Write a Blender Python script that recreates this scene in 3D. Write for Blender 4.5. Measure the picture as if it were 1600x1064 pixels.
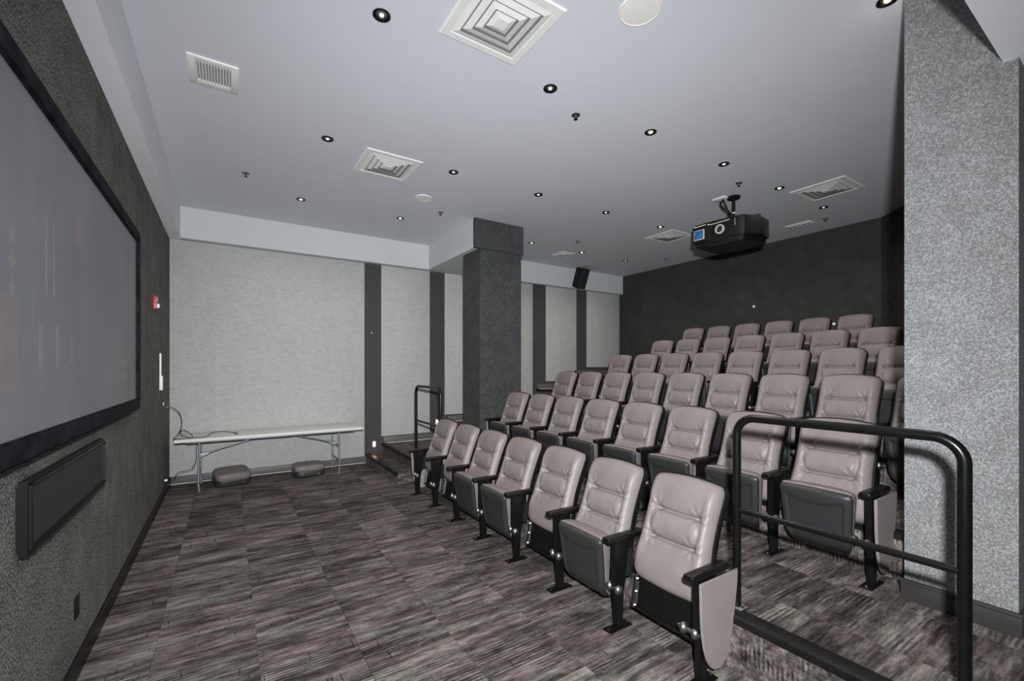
import bpy, bmesh, math, random
from mathutils import Vector, Matrix

for o in list(bpy.data.objects):
    bpy.data.objects.remove(o, do_unlink=True)
S = bpy.context.scene
COL = S.collection
PI = math.pi
random.seed(7)

# ------------------------------------------------------------------ camera
# world: X from the screen wall to the back wall, Y along the screen wall to the far wall, Z up
YAW = math.atan2(445.0, 688.0)
cd = bpy.data.cameras.new('camera')
cam = bpy.data.objects.new('camera', cd); COL.objects.link(cam)
cam.location = (0, 0, 1.70)
cam.rotation_euler = (PI/2, 0, -YAW)
cd.sensor_width = 36.0
cd.lens = 688.0/1600.0*36.0
cd.shift_y = 42.5/1600.0
cd.clip_start = 0.02
S.camera = cam

# ------------------------------------------------------------------ world, main light, exposure
W = bpy.data.worlds.new('world'); S.world = W; W.use_nodes = True
W.node_tree.nodes['Background'].inputs[0].default_value = (0.5, 0.52, 0.55, 1)
W.node_tree.nodes['Background'].inputs[1].default_value = 0.0

# the photographer's flash, a little above and to the right of the lens (its shadows show beside the rail)
FLASH_W = 2320.0
fl = bpy.data.lights.new('camera_flash', 'SPOT')
fl.energy = FLASH_W; fl.color = (0.96, 0.98, 1.0)
fl.spot_size = math.radians(150); fl.spot_blend = 1.0; fl.shadow_soft_size = 0.05
fl.use_nodes = True
lf = fl.node_tree.nodes.new('ShaderNodeLightFalloff')
lf.inputs['Strength'].default_value = 1.0; lf.inputs['Smooth'].default_value = 14.0
fl.node_tree.links.new(lf.outputs['Quadratic'], fl.node_tree.nodes['Emission'].inputs['Strength'])
fo = bpy.data.objects.new('camera_flash', fl); COL.objects.link(fo)
fo.location = (0.0, -0.15, 1.97)
d = Vector((0.545, 0.84, -0.21)); fo.rotation_euler = d.to_track_quat('-Z', 'Y').to_euler()

DOWN_W = 29.0          # each ceiling downlight (built with the downlights further down)
S.view_settings.view_transform = 'Standard'
S.view_settings.look = 'None'
S.view_settings.exposure = 0.0
S.view_settings.gamma = 1.0
S.view_settings.use_curve_mapping = False

# ------------------------------------------------------------------ materials
MATS = {}
def nmat(name):
    m = bpy.data.materials.new(name); m.use_nodes = True
    MATS[name] = m
    nt = m.node_tree
    return m, nt, nt.nodes['Principled BSDF']
def link(nt, a, b): nt.links.new(a, b)
def rgba(c): return (c[0], c[1], c[2], 1.0)
def ramp(nt, fac, stops):
    r = nt.nodes.new('ShaderNodeValToRGB')
    els = r.color_ramp.elements
    els[0].position, els[0].color = stops[0][0], rgba(stops[0][1])
    els[1].position, els[1].color = stops[-1][0], rgba(stops[-1][1])
    for p, c in stops[1:-1]:
        e = els.new(p); e.color = rgba(c)
    link(nt, fac, r.inputs[0])
    return r.outputs[0]
def noise(nt, vec, scale, detail=3, rough=0.5):
    n = nt.nodes.new('ShaderNodeTexNoise')
    n.inputs['Scale'].default_value = scale
    n.inputs['Detail'].default_value = detail
    n.inputs['Roughness'].default_value = rough
    if vec is not None: link(nt, vec, n.inputs['Vector'])
    return n.outputs[0]
def coords(nt, scale=(1, 1, 1), kind='Object', rot=(0, 0, 0)):
    t = nt.nodes.new('ShaderNodeTexCoord')
    m = nt.nodes.new('ShaderNodeMapping')
    m.inputs['Scale'].default_value = scale
    m.inputs['Rotation'].default_value = rot
    link(nt, t.outputs[kind], m.inputs[0])
    return m.outputs[0]
def bump(nt, b, height, strength=0.3, dist=0.01):
    n = nt.nodes.new('ShaderNodeBump')
    n.inputs['Strength'].default_value = strength
    n.inputs['Distance'].default_value = dist
    link(nt, height, n.inputs['Height']); link(nt, n.outputs[0], b.inputs['Normal'])
def math_(nt, op, a, b=None):
    n = nt.nodes.new('ShaderNodeMath'); n.operation = op
    for i, v in enumerate((a, b)):
        if v is None: continue
        if isinstance(v, (int, float)): n.inputs[i].default_value = v
        else: link(nt, v, n.inputs[i])
    return n.outputs[0]
def mixc(nt, fac, a, b, mode='MIX'):
    n = nt.nodes.new('ShaderNodeMix'); n.data_type = 'RGBA'; n.blend_type = mode
    for idx, v in ((0, fac), (6, a), (7, b)):
        if isinstance(v, (int, float)): n.inputs[idx].default_value = v
        elif isinstance(v, tuple): n.inputs[idx].default_value = rgba(v)
        else: link(nt, v, n.inputs[idx])
    return n.outputs[2]
def plain(name, col, rough=0.5, metal=0.0, spec=0.5, var=0.12, scale=20, bmp=0.0):
    m, nt, b = nmat(name)
    c = coords(nt)
    n = noise(nt, c, scale, 3)
    lo = tuple(x*(1-var) for x in col); hi = tuple(min(1, x*(1+var)) for x in col)
    link(nt, ramp(nt, n, [(0.3, lo), (0.7, hi)]), b.inputs['Base Color'])
    b.inputs['Roughness'].default_value = rough
    b.inputs['Metallic'].default_value = metal
    b.inputs['Specular IOR Level'].default_value = spec
    if bmp: bump(nt, b, noise(nt, c, scale*4, 2), bmp, 0.002)
    return m
def emit(name, col, strength):
    m, nt, b = nmat(name)
    b.inputs['Base Color'].default_value = rgba(col)
    b.inputs['Emission Color'].default_value = rgba(col)
    b.inputs['Emission Strength'].default_value = strength
    return m

CEIL = plain('ceiling_paint', (0.655, 0.672, 0.715), 0.85, spec=0.15, var=0.015, scale=2)
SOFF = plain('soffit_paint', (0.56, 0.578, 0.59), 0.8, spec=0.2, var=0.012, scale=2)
SOFF_LIT = plain('soffit_paint_lit', (0.84, 0.86, 0.89), 0.8, spec=0.2, var=0.012, scale=2)  # pale paint brightened; light the flash cone lacks is put into the colour
STRIP = plain('dark_wall_paint', (0.060, 0.056, 0.058), 0.75, spec=0.2, var=0.04, scale=6)
BASEG = plain('grey_baseboard', (0.10, 0.096, 0.104), 0.5, var=0.08, scale=8)
BASEP = plain('charcoal_baseboard', (0.035, 0.031, 0.034), 0.5, spec=0.2, var=0.15, scale=8)
BASEB = plain('black_baseboard', (0.0075, 0.007, 0.007), 0.4, spec=0.25, var=0.2, scale=15)
CAULK = plain('caulk', (0.6, 0.58, 0.56), 0.6, var=0.1)
BLACK = plain('black_metal', (0.0045, 0.0045, 0.0045), 0.33, spec=0.28, var=0.2, scale=30)
RAILM = plain('rail_black_paint', (0.004, 0.004, 0.0042), 0.28, spec=0.35, var=0.3, scale=25)
PLAST = plain('black_plastic', (0.023, 0.0235, 0.0245), 0.42, var=0.15, scale=90, bmp=0.12)
SHELL = plain('shell_black_plastic', (0.006, 0.006, 0.006), 0.45, spec=0.25, var=0.15, scale=60)
DSTEEL = plain('dark_steel', (0.03, 0.03, 0.03), 0.3, metal=0.5, var=0.25, scale=40)
CHROME = plain('worn_steel', (0.26, 0.26, 0.255), 0.42, metal=1.0, var=0.25, scale=40)
GALV = plain('grey_tube_steel', (0.28, 0.30, 0.32), 0.4, metal=0.6, var=0.15, scale=30)
WHITEP = plain('white_plastic', (0.86, 0.83, 0.77), 0.5, var=0.03)
WHITEM = plain('white_enamel', (0.80, 0.79, 0.77), 0.5, var=0.03)
TABLE = plain('table_plastic', (0.66, 0.655, 0.63), 0.55, var=0.05, scale=60)
GRILL = plain('grille_cloth', (0.012, 0.013, 0.014), 0.8, var=0.3, scale=200)
VELVET = plain('frame_velvet', (0.012, 0.012, 0.018), 0.9, spec=0.1, var=0.7, scale=9)
RED = plain('alarm_red', (0.45, 0.05, 0.05), 0.4, var=0.1)
GLASSW = plain('strobe_lens', (0.8, 0.8, 0.8), 0.15, var=0.05)
BLUEG = plain('blue_filter_glass', (0.03, 0.12, 0.30), 0.15, var=0.5, scale=12)
LENS = plain('lens_glass', (0.03, 0.02, 0.05), 0.05, var=0.4, scale=25)
CREAM = plain('cream_print', (0.55, 0.52, 0.42), 0.6, var=0.15, scale=80)
BULBW = emit('bulb_warm', (1.0, 0.72, 0.38), 6.0)
BULBN = emit('bulb_neutral', (0.95, 0.93, 0.84), 0.75)
STEPL = emit('step_light_glow', (1.0, 0.75, 0.40), 2.2)

def fabric(name, dark, light, scale=92, sz=(1, 1, 1)):
    m, nt, b = nmat(name)
    c = coords(nt, sz)
    n1 = noise(nt, c, scale, 2, 0.6); n2 = noise(nt, c, 5, 3)
    f = math_(nt, 'ADD', math_(nt, 'MULTIPLY', n1, 0.85), math_(nt, 'MULTIPLY', n2, 0.15))
    mid = tuple((a+b_)/2*0.85 for a, b_ in zip(dark, light))
    link(nt, ramp(nt, f, [(0.36, dark), (0.5, mid), (0.64, light)]), b.inputs['Base Color'])
    b.inputs['Roughness'].default_value = 0.95
    b.inputs['Specular IOR Level'].default_value = 0.1
    b.inputs['Sheen Weight'].default_value = 0.0
    bump(nt, b, n1, 0.35, 0.004)
    return m
FAB = fabric('grey_felt_lit', (0.135, 0.138, 0.140), (0.335, 0.341, 0.345), 125)  # same felt as the column, brightened to stand in for nearby flash light
FABD = fabric('grey_felt_shaded', (0.030, 0.032, 0.032), (0.090, 0.096, 0.095))  # the pillar's felt darkened; flash falloff is put into the colour
FABB = fabric('grey_felt_dim', (0.018, 0.019, 0.0185), (0.075, 0.077, 0.074))  # that felt darker still, its distance from the flash painted in
FABSC = fabric('charcoal_felt', (0.020, 0.020, 0.019), (0.270, 0.264, 0.248), 105)

def linen(name):
    m, nt, b = nmat(name)
    c1 = coords(nt, (1, 1, 3.0)); c2 = coords(nt, (1, 1, 0.15))
    n1 = noise(nt, c1, 16, 6, 0.72); n2 = noise(nt, c2, 9, 5, 0.7); n3 = noise(nt, coords(nt), 150, 2)
    f = math_(nt, 'ADD', math_(nt, 'MULTIPLY', n1, 0.66), math_(nt, 'ADD', math_(nt, 'MULTIPLY', n2, 0.16), math_(nt, 'MULTIPLY', n3, 0.18)))
    link(nt, ramp(nt, f, [(0.34, (0.345, 0.345, 0.332)), (0.52, (0.445, 0.445, 0.434)), (0.68, (0.50, 0.50, 0.49))]), b.inputs['Base Color'])
    b.inputs['Roughness'].default_value = 0.9; b.inputs['Specular IOR Level'].default_value = 0.1
    bump(nt, b, n3, 0.2, 0.003)
    return m
LINEN = linen('light_linen')

def carpet(name):
    m, nt, b = nmat(name)
    tc = nt.nodes.new('ShaderNodeTexCoord')
    oi = nt.nodes.new('ShaderNodeObjectInfo')
    off = nt.nodes.new('ShaderNodeVectorMath'); off.operation = 'SCALE'
    off.inputs[0].default_value = (37.0, 53.0, 71.0); link(nt, oi.outputs['Random'], off.inputs['Scale'])
    add = nt.nodes.new('ShaderNodeVectorMath'); add.operation = 'ADD'
    link(nt, tc.outputs['Object'], add.inputs[0]); link(nt, off.outputs[0], add.inputs[1])
    def mp(s):
        n = nt.nodes.new('ShaderNodeMapping'); n.inputs['Scale'].default_value = s
        link(nt, add.outputs[0], n.inputs[0]); return n.outputs[0]
    n1 = noise(nt, mp((2.0, 15, 15)), 1.5, 5, 0.66)          # long streaks
    n2 = noise(nt, mp((9, 34, 34)), 1.6, 5, 0.75)             # short broken dashes
    n3 = noise(nt, mp((1, 1, 1)), 160, 2, 0.6)               # loops
    n4 = noise(nt, mp((1.6, 5.0, 5.0)), 1.2, 2)              # tone of bands
    f = math_(nt, 'ADD', math_(nt, 'MULTIPLY', n1, 0.50), math_(nt, 'MULTIPLY', n2, 0.30))
    f = math_(nt, 'ADD', f, math_(nt, 'MULTIPLY', n3, 0.13))
    f = math_(nt, 'ADD', f, math_(nt, 'MULTIPLY', n4, 0.24))
    sep = nt.nodes.new('ShaderNodeSeparateXYZ'); link(nt, tc.outputs['Object'], sep.inputs[0])
    rib = math_(nt, 'SINE', math_(nt, 'MULTIPLY', sep.outputs[1], 2*PI/0.024))
    msk = ramp(nt, noise(nt, mp((1.5, 4.5, 4.5)), 1.4, 3), [(0.52, (0, 0, 0)), (0.60, (1, 1, 1))])
    f = math_(nt, 'ADD', f, math_(nt, 'MULTIPLY', math_(nt, 'MULTIPLY', rib, msk), 0.055))
    tick = math_(nt, 'GREATER_THAN', noise(nt, mp((60, 7, 7)), 1.0, 1), 0.72)
    f = math_(nt, 'SUBTRACT', f, math_(nt, 'MULTIPLY', tick, 0.10))
    f = math_(nt, 'SUBTRACT', f, 0.033)
    f = math_(nt, 'ADD', f, math_(nt, 'MULTIPLY', math_(nt, 'SUBTRACT', oi.outputs['Random'], 0.5), 0.045))
    base = ramp(nt, f, [(0.40, (0.011, 0.0090, 0.0086)), (0.475, (0.032, 0.0275, 0.0265)), (0.54, (0.070, 0.061, 0.0585)), (0.605, (0.140, 0.124, 0.115)), (0.69, (0.25, 0.225, 0.20))])
    hue = ramp(nt, noise(nt, mp((1.2, 9, 9)), 1.3, 2), [(0.35, (1.08, 0.95, 0.97)), (0.5, (1, 1, 1)), (0.65, (0.97, 1.03, 0.98))])
    link(nt, mixc(nt, 1.0, base, hue, 'MULTIPLY'), b.inputs['Base Color'])
    b.inputs['Roughness'].default_value = 0.95; b.inputs['Specular IOR Level'].default_value = 0.12
    bump(nt, b, n3, 0.45, 0.004)
    return m
CARPET = carpet('streaked_carpet')

def leather(name, col):
    m, nt, b = nmat(name)
    c = coords(nt)
    n = noise(nt, c, 7, 4); g = noise(nt, c, 260, 2)
    lo = tuple(x*0.88 for x in col); hi = tuple(x*1.1 for x in col)
    link(nt, ramp(nt, n, [(0.3, lo), (0.7, hi)]), b.inputs['Base Color'])
    b.inputs['Roughness'].default_value = 0.46
    b.inputs['Specular IOR Level'].default_value = 0.36
    bump(nt, b, g, 0.06, 0.001)
    return m
LEATHER = leather('taupe_leather', (0.190, 0.165, 0.160))
PANELM = plain('taupe_laminate', (0.245, 0.215, 0.209), 0.45, var=0.05, scale=12)

def screen_mat():
    m, nt, b = nmat('screen_cloth')
    c = coords(nt, (1, 2.2, 0.5)); c2 = coords(nt)
    n1 = noise(nt, c, 3.0, 4, 0.6); n2 = noise(nt, c2, 1.6, 3)
    base = ramp(nt, n2, [(0.3, (0.176, 0.187, 0.214)), (0.7, (0.212, 0.224, 0.244))])
    warm = ramp(nt, n1, [(0.45, (1, 1, 1)), (0.62, (0.98, 0.95, 0.95)), (0.75, (1.06, 0.98, 0.96))])
    link(nt, mixc(nt, 0.6, base, warm, 'MULTIPLY'), b.inputs['Base Color'])
    b.inputs['Roughness'].default_value = 0.55; b.inputs['Specular IOR Level'].default_value = 0.3
    return m
SCREEN = screen_mat()
PRED = plain('faint_red_image', (0.236, 0.204, 0.220), 0.6, var=0.06, scale=8)
PPALE = plain('faint_pale_image', (0.246, 0.246, 0.242), 0.6, var=0.05, scale=8)
PDARK = plain('faint_dark_image', (0.185, 0.194, 0.217), 0.6, var=0.05, scale=8)
CUSHD = leather('worn_brown_leather', (0.17, 0.148, 0.141))

# ------------------------------------------------------------------ helpers
def tag(o, label=None, cat=None, group=None, kind=None):
    if label: o['label'] = label
    if cat: o['category'] = cat
    if group: o['group'] = group
    if kind: o['kind'] = kind
    return o
def empty(name, loc=(0, 0, 0), rot=(0, 0, 0), parent=None):
    o = bpy.data.objects.new(name, None); COL.objects.link(o)
    o.location = loc; o.rotation_euler = rot; o.empty_display_size = 0.1
    if parent: o.parent = parent
    return o
def mesh_of(name, bm, mat, smooth=True, angle=35):
    bmesh.ops.recalc_face_normals(bm, faces=bm.faces)
    me = bpy.data.meshes.new(name); bm.to_mesh(me); bm.free()
    me.materials.append(mat)
    if smooth:
        for p in me.polygons: p.use_smooth = True
        if angle is not None: me.set_sharp_from_angle(angle=math.radians(angle))
    return me
def obj(name, me, parent=None, loc=(0, 0, 0), rot=(0, 0, 0)):
    o = bpy.data.objects.new(name, me); COL.objects.link(o)
    o.location = loc; o.rotation_euler = rot
    if parent: o.parent = parent
    return o
def add_box(bm, lo, hi, bev=0.0, seg=2):
    r = bmesh.ops.create_cube(bm, size=1.0)
    vs = r['verts']
    for v in vs:
        v.co = Vector([(lo[i]+hi[i])/2 + v.co[i]*(hi[i]-lo[i]) for i in range(3)])
    if bev > 0:
        es = list({e for v in vs for e in v.link_edges})
        bmesh.ops.bevel(bm, geom=es, offset=bev, segments=seg, affect='EDGES', profile=0.5)
def box(name, lo, hi, mat, parent=None, bev=0.0, seg=2):
    bm = bmesh.new(); add_box(bm, lo, hi, bev, seg)
    return obj(name, mesh_of(name, bm, mat, smooth=bev > 0), parent)
def boxc(name, c, size, mat, parent=None, bev=0.0, rot=(0, 0, 0), seg=2):
    bm = bmesh.new(); add_box(bm, [-s/2 for s in size], [s/2 for s in size], bev, seg)
    return obj(name, mesh_of(name, bm, mat, smooth=bev > 0), parent, c, rot)
def add_prism(bm, pts, axis, a, b, bev=0.0):
    """extrude a closed 2-d outline along an axis: pts are the two other coordinates in order"""
    def p3(p, t):
        if axis == 'x': return (t, p[0], p[1])
        if axis == 'y': return (p[0], t, p[1])
        return (p[0], p[1], t)
    v0 = [bm.verts.new(p3(p, a)) for p in pts]; v1 = [bm.verts.new(p3(p, b)) for p in pts]
    n = len(pts)
    fs = [bm.faces.new(v0), bm.faces.new(v1)]
    for i in range(n): fs.append(bm.faces.new((v0[i], v0[(i+1) % n], v1[(i+1) % n], v1[i])))
    if bev:
        es = list({e for f in fs[:2] for e in f.edges})
        bmesh.ops.bevel(bm, geom=es, offset=bev, segments=2, affect='EDGES')
def prism(name, pts, axis, a, b, mat, parent=None, bev=0.0, smooth=True):
    bm = bmesh.new(); add_prism(bm, pts, axis, a, b, bev)
    return obj(name, mesh_of(name, bm, mat, smooth=smooth), parent)
def add_tube(bm, pts, r, n=12, caps=True):
    pts = [Vector(p) for p in pts]
    rr = r if isinstance(r, (list, tuple)) else [r]*len(pts)
    up = None; rings = []
    for i, p in enumerate(pts):
        t = (pts[min(i+1, len(pts)-1)] - pts[max(i-1, 0)]).normalized()
        if up is None:
            up = Vector((0, 0, 1)) if abs(t.z) < 0.9 else Vector((1, 0, 0))
        s = t.cross(up).normalized(); up = s.cross(t).normalized()
        rings.append([bm.verts.new(p + (s*math.cos(2*PI*k/n) + up*math.sin(2*PI*k/n))*rr[i]) for k in range(n)])
    for a, b in zip(rings, rings[1:]):
        for k in range(n): bm.faces.new((a[k], a[(k+1) % n], b[(k+1) % n], b[k]))
    if caps: bm.faces.new(rings[0]); bm.faces.new(rings[-1])
def tube(name, pts, r, mat, parent=None, n=12):
    bm = bmesh.new(); add_tube(bm, pts, r, n)
    return obj(name, mesh_of(name, bm, mat, angle=50), parent)
def add_lathe(bm, prof, c=(0, 0, 0), n=24):
    c = Vector(c); rings = []
    for r, z in prof:
        if r < 1e-6: rings.append([bm.verts.new(c + Vector((0, 0, z)))])
        else: rings.append([bm.verts.new(c + Vector((r*math.cos(2*PI*k/n), r*math.sin(2*PI*k/n), z))) for k in range(n)])
    for a, b in zip(rings, rings[1:]):
        for k in range(n):
            if len(a) == 1 and len(b) == 1: continue
            if len(a) == 1: bm.faces.new((a[0], b[k], b[(k+1) % n]))
            elif len(b) == 1: bm.faces.new((a[k], a[(k+1) % n], b[0]))
            else: bm.faces.new((a[k], a[(k+1) % n], b[(k+1) % n], b[k]))
def lathe_mesh(name, prof, mat, n=24):
    bm = bmesh.new(); add_lathe(bm, prof, n=n)
    return mesh_of(name, bm, mat, angle=40)
def arc(c, r, a0, a1, n, e1, e2):
    c, e1, e2 = Vector(c), Vector(e1), Vector(e2)
    return [c + e1*(r*math.cos(a0+(a1-a0)*i/n)) + e2*(r*math.sin(a0+(a1-a0)*i/n)) for i in range(n+1)]
def smooth_path(pts, n=8):
    P = [Vector(p) for p in pts]; P = [2*P[0]-P[1]] + P + [2*P[-1]-P[-2]]
    out = []
    for i in range(1, len(P)-2):
        p0, p1, p2, p3 = P[i-1:i+3]
        for k in range(n):
            t = k/n
            out.append(0.5*((2*p1)+(p2-p0)*t+(2*p0-5*p1+4*p2-p3)*t*t+(3*p1-p0-3*p2+p3)*t**3))
    out.append(P[-2]); return out
def copy_tree(o, parent=None):
    c = o.copy(); COL.objects.link(c); c.parent = parent
    for ch in list(o.children): copy_tree(ch, c)
    return c
def sstep(a, b, x):
    t = max(0.0, min(1.0, (x-a)/(b-a))); return t*t*(3-2*t)
def gau(x, s): return math.exp(-(x/s)**2)

# ------------------------------------------------------------------ room shell
XW, YW, XB, ZC = -0.706, 8.056, 8.50, 4.03
ZS = 3.575                       # underside of the boxed soffits
YN = -1.30
TIER = [(2.40, 0.315), (3.68, 0.625), (4.78, 0.920), (5.88, 1.215), (6.97, 1.515)]

def struct(o, label=None):
    o['kind'] = 'structure'
    if label: o['label'] = label
    return o

floor = struct(box('floor', (XW-0.15, YN-0.15, -0.15), (XB+0.15, YW+0.15, -0.006), CARPET), 'dark streaked carpet tile floor in front of the screen')
tile_cache = {}
def tile_mesh(w, l):
    k = (round(w, 3), round(l, 3))
    if k not in tile_cache:
        bm = bmesh.new(); add_box(bm, (-w/2+.0012, -l/2+.0012, -0.006), (w/2-.0012, l/2-.0012, 0))
        tile_cache[k] = mesh_of('carpet_tile', bm, CARPET, smooth=False)
    return tile_cache[k]
def lay_tiles(x0, x1, xo, y0, y1, yo, p, z, parent):
    def cuts(a, b, o):
        c = [a]; k = math.ceil((a-o)/p+1e-6)
        while o+k*p < b-1e-6:
            if o+k*p - c[-1] > 0.03: c.append(o+k*p)
            k += 1
        c.append(b); return c
    xs, ys = cuts(x0, x1, xo), cuts(y0, y1, yo)
    for i in range(len(xs)-1):
        for j in range(len(ys)-1):
            if xs[i+1]-xs[i] < 0.03 or ys[j+1]-ys[j] < 0.03: continue
            obj('carpet_tile', tile_mesh(xs[i+1]-xs[i], ys[j+1]-ys[j]), parent, ((xs[i]+xs[i+1])/2, (ys[j]+ys[j+1])/2, z))
lay_tiles(XW, TIER[0][0], -0.365, 0.6, YW, 0.32, 0.52, 0.0, floor)

ceiling = struct(box('ceiling', (XW-0.15, YN-0.15, ZC), (XB+0.15, YW+0.15, ZC+0.15), CEIL), 'flat pale grey painted ceiling')
wall_left = struct(box('wall_left', (XW-0.15, YN-0.15, -0.15), (XW, YW+0.15, ZC), FABSC), 'dark felt covered wall that holds the projection screen')
wall_far = struct(box('wall_far', (XW, YW, -0.15), (XB+0.15, YW+0.15, ZC), STRIP), 'far side wall of light linen panels between dark painted strips')
wall_back = struct(box('wall_back', (XB, YN-0.15, -0.15), (XB+0.15, YW, ZC), FABB), 'dark grey felt back wall behind the last row')
wall_near = struct(box('wall_near', (XW, YN-0.15, -0.15), (XB, YN, ZC), FAB), 'near side wall behind the camera')
wall_right = struct(prism('wall_right', [(XB, 2.62), (6.67, 0.62), (4.05, 0.62), (4.05, YN), (4.20, YN), (4.20, 0.50), (6.72, 0.50), (XB, 2.47)], 'z', 0.0, ZC, FABB, smooth=False), 'angled felt wall beyond the right ends of the seat rows')

# tiers: one solid riser block per row, edges with black nosing
for k, (x, z) in enumerate(TIER):
    x1 = TIER[k+1][0] if k+1 < len(TIER) else XB
    t = struct(box('trim_%d' % (k+1), (x, YN, 0.0), (x1, YW, z-0.006), CARPET), 'carpeted seating tier')
    t.name = 'floor_tier'
    if k == 0:
        lay_tiles(x+0.075, x1, 2.22, 0.35, YW, 0.1, 0.52, z, t)
    else:
        box('tier_carpet', (x+0.05, YN, z-0.006), (x1, YW, z), CARPET, t)
    nose = prism('nosing', [(x-0.028, z-0.040), (x-0.028, z-0.006), (x-0.018, z+0.006), (x+0.055, z+0.006), (x+0.075, z+0.001), (x+0.075, z-0.006), (x, z-0.006), (x, z-0.040)], 'y', YN, YW, BASEB, t)
    nose['label'] = 'black rubber edge strip'
# half steps in the far aisle
xs0 = 0.0
for k, (x, z) in enumerate(TIER):
    z0 = TIER[k-1][1] if k else 0.0
    zm = (z0+z)/2
    y0 = 6.35 if k == 0 else 6.66
    st = struct(box('floor_step', (x-0.29, y0, z0), (x, YW, zm-0.004), CARPET), 'carpeted half step of the far aisle stairs')
    box('tread', (x-0.26, y0, zm-0.004), (x, YW, zm), CARPET, st)
    prism('nosing', [(x-0.318, zm-0.038), (x-0.318, zm-0.006), (x-0.308, zm+0.006), (x-0.235, zm+0.006), (x-0.235, zm-0.004), (x-0.29, zm-0.004), (x-0.29, zm-0.038)], 'y', y0, YW, BASEB, st)

# soffits
so = struct(box('trim_1', (XW, YN, ZS), (-0.566, YW, ZC), SOFF_LIT), 'grey boxed soffit running above the screen wall')
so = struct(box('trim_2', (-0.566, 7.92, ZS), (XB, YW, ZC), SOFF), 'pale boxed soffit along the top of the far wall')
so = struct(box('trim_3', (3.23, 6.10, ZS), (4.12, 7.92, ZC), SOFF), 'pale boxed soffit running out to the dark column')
so = struct(box('trim_4', (XW, YN, 3.30), (XB, 0.54, ZC), SOFF_LIT), 'lowered pale soffit above the entrance')
# column
colu = struct(box('column', (3.32, 6.06, 0.0), (4.10, 6.64, ZS), FABD), 'dark grey felt covered column beside the aisle')
colu.name = 'wall_column'
cap = box('column_head', (3.225, 6.035, ZS-0.005), (4.13, 6.10, ZC), FABD, colu)
pil = struct(box('wall_pillar', (3.42, 0.486, 0.0), (4.05, 0.942, ZC), FAB), 'grey felt covered pillar at the right beside the handrail')
bbp = box('baseboard', (3.398, 0.47, 0.315), (3.42, 0.955, 0.425), BASEP, pil, 0.004)
bbp2 = box('baseboard_cap', (3.392, 0.466, 0.418), (3.42, 0.96, 0.438), BASEP, pil, 0.004)
bbp3 = box('baseboard', (3.42, 0.466, 0.315), (4.05, 0.486, 0.438), BASEP, pil, 0.004)

# baseboards
bl = struct(box('baseboard_left', (XW, YN, 0.0), (XW+0.022, YW, 0.105), BASEB, None, 0.004), 'black baseboard under the screen wall')
bn = struct(box('baseboard_far', (XW+0.022, YW-0.022, 0.0), (2.082, YW, 0.112), BASEG, None, 0.003), 'grey baseboard along the far wall')
box('caulk_line', (XW+0.022, YW-0.028, 0.0), (2.08, YW-0.022, 0.010), CAULK, bn)
edges = [t[0] for t in TIER] + [XB]
for k, (x, z) in enumerate(TIER):
    x1 = edges[k+1] - (0.318 if k < 4 else 0.0)
    b_ = struct(box('baseboard_far_tier', (x+0.005, YW-0.022, z+0.006), (x1, YW, z+0.118), BASEG, None, 0.003), 'grey baseboard along the far wall on a seating tier')
    b_.name = 'baseboard_far'
    box('caulk_line', (x+0.06, YW-0.028, z+0.002), (x1, YW-0.022, z+0.011), CAULK, b_)

# linen panels on the far wall
for x0, x1, z0 in ((XW, 2.06, 0.112), (2.355, 3.30, 0.443), (3.61, 5.75, 0.765), (6.12, 7.04, 1.383), (7.37, XB, 1.708)):
    box('wall_panel', (x0+0.004, YW-0.022, z0+0.004), (x1, YW, ZS-0.004), LINEN, wall_far, 0.006)
# the panel that runs behind the column meets a strip at 5.79
def _dot():
    r = tag(empty('wall_screw', (2.19, YW, 2.33), (PI/2, 0, 0)), 'tiny white screw cap on the first dark wall strip', 'screw')
    obj('cap', lathe_mesh('cap', [(0.012, 0.0), (0.012, 0.003), (0.009, 0.006), (0, 0.007)], WHITEP, 12), r)
    obj('slot', lathe_mesh('slot', [(0.003, 0.0065), (0.003, 0.008), (0, 0.008)], GALV, 8), r)
_dot()
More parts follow.
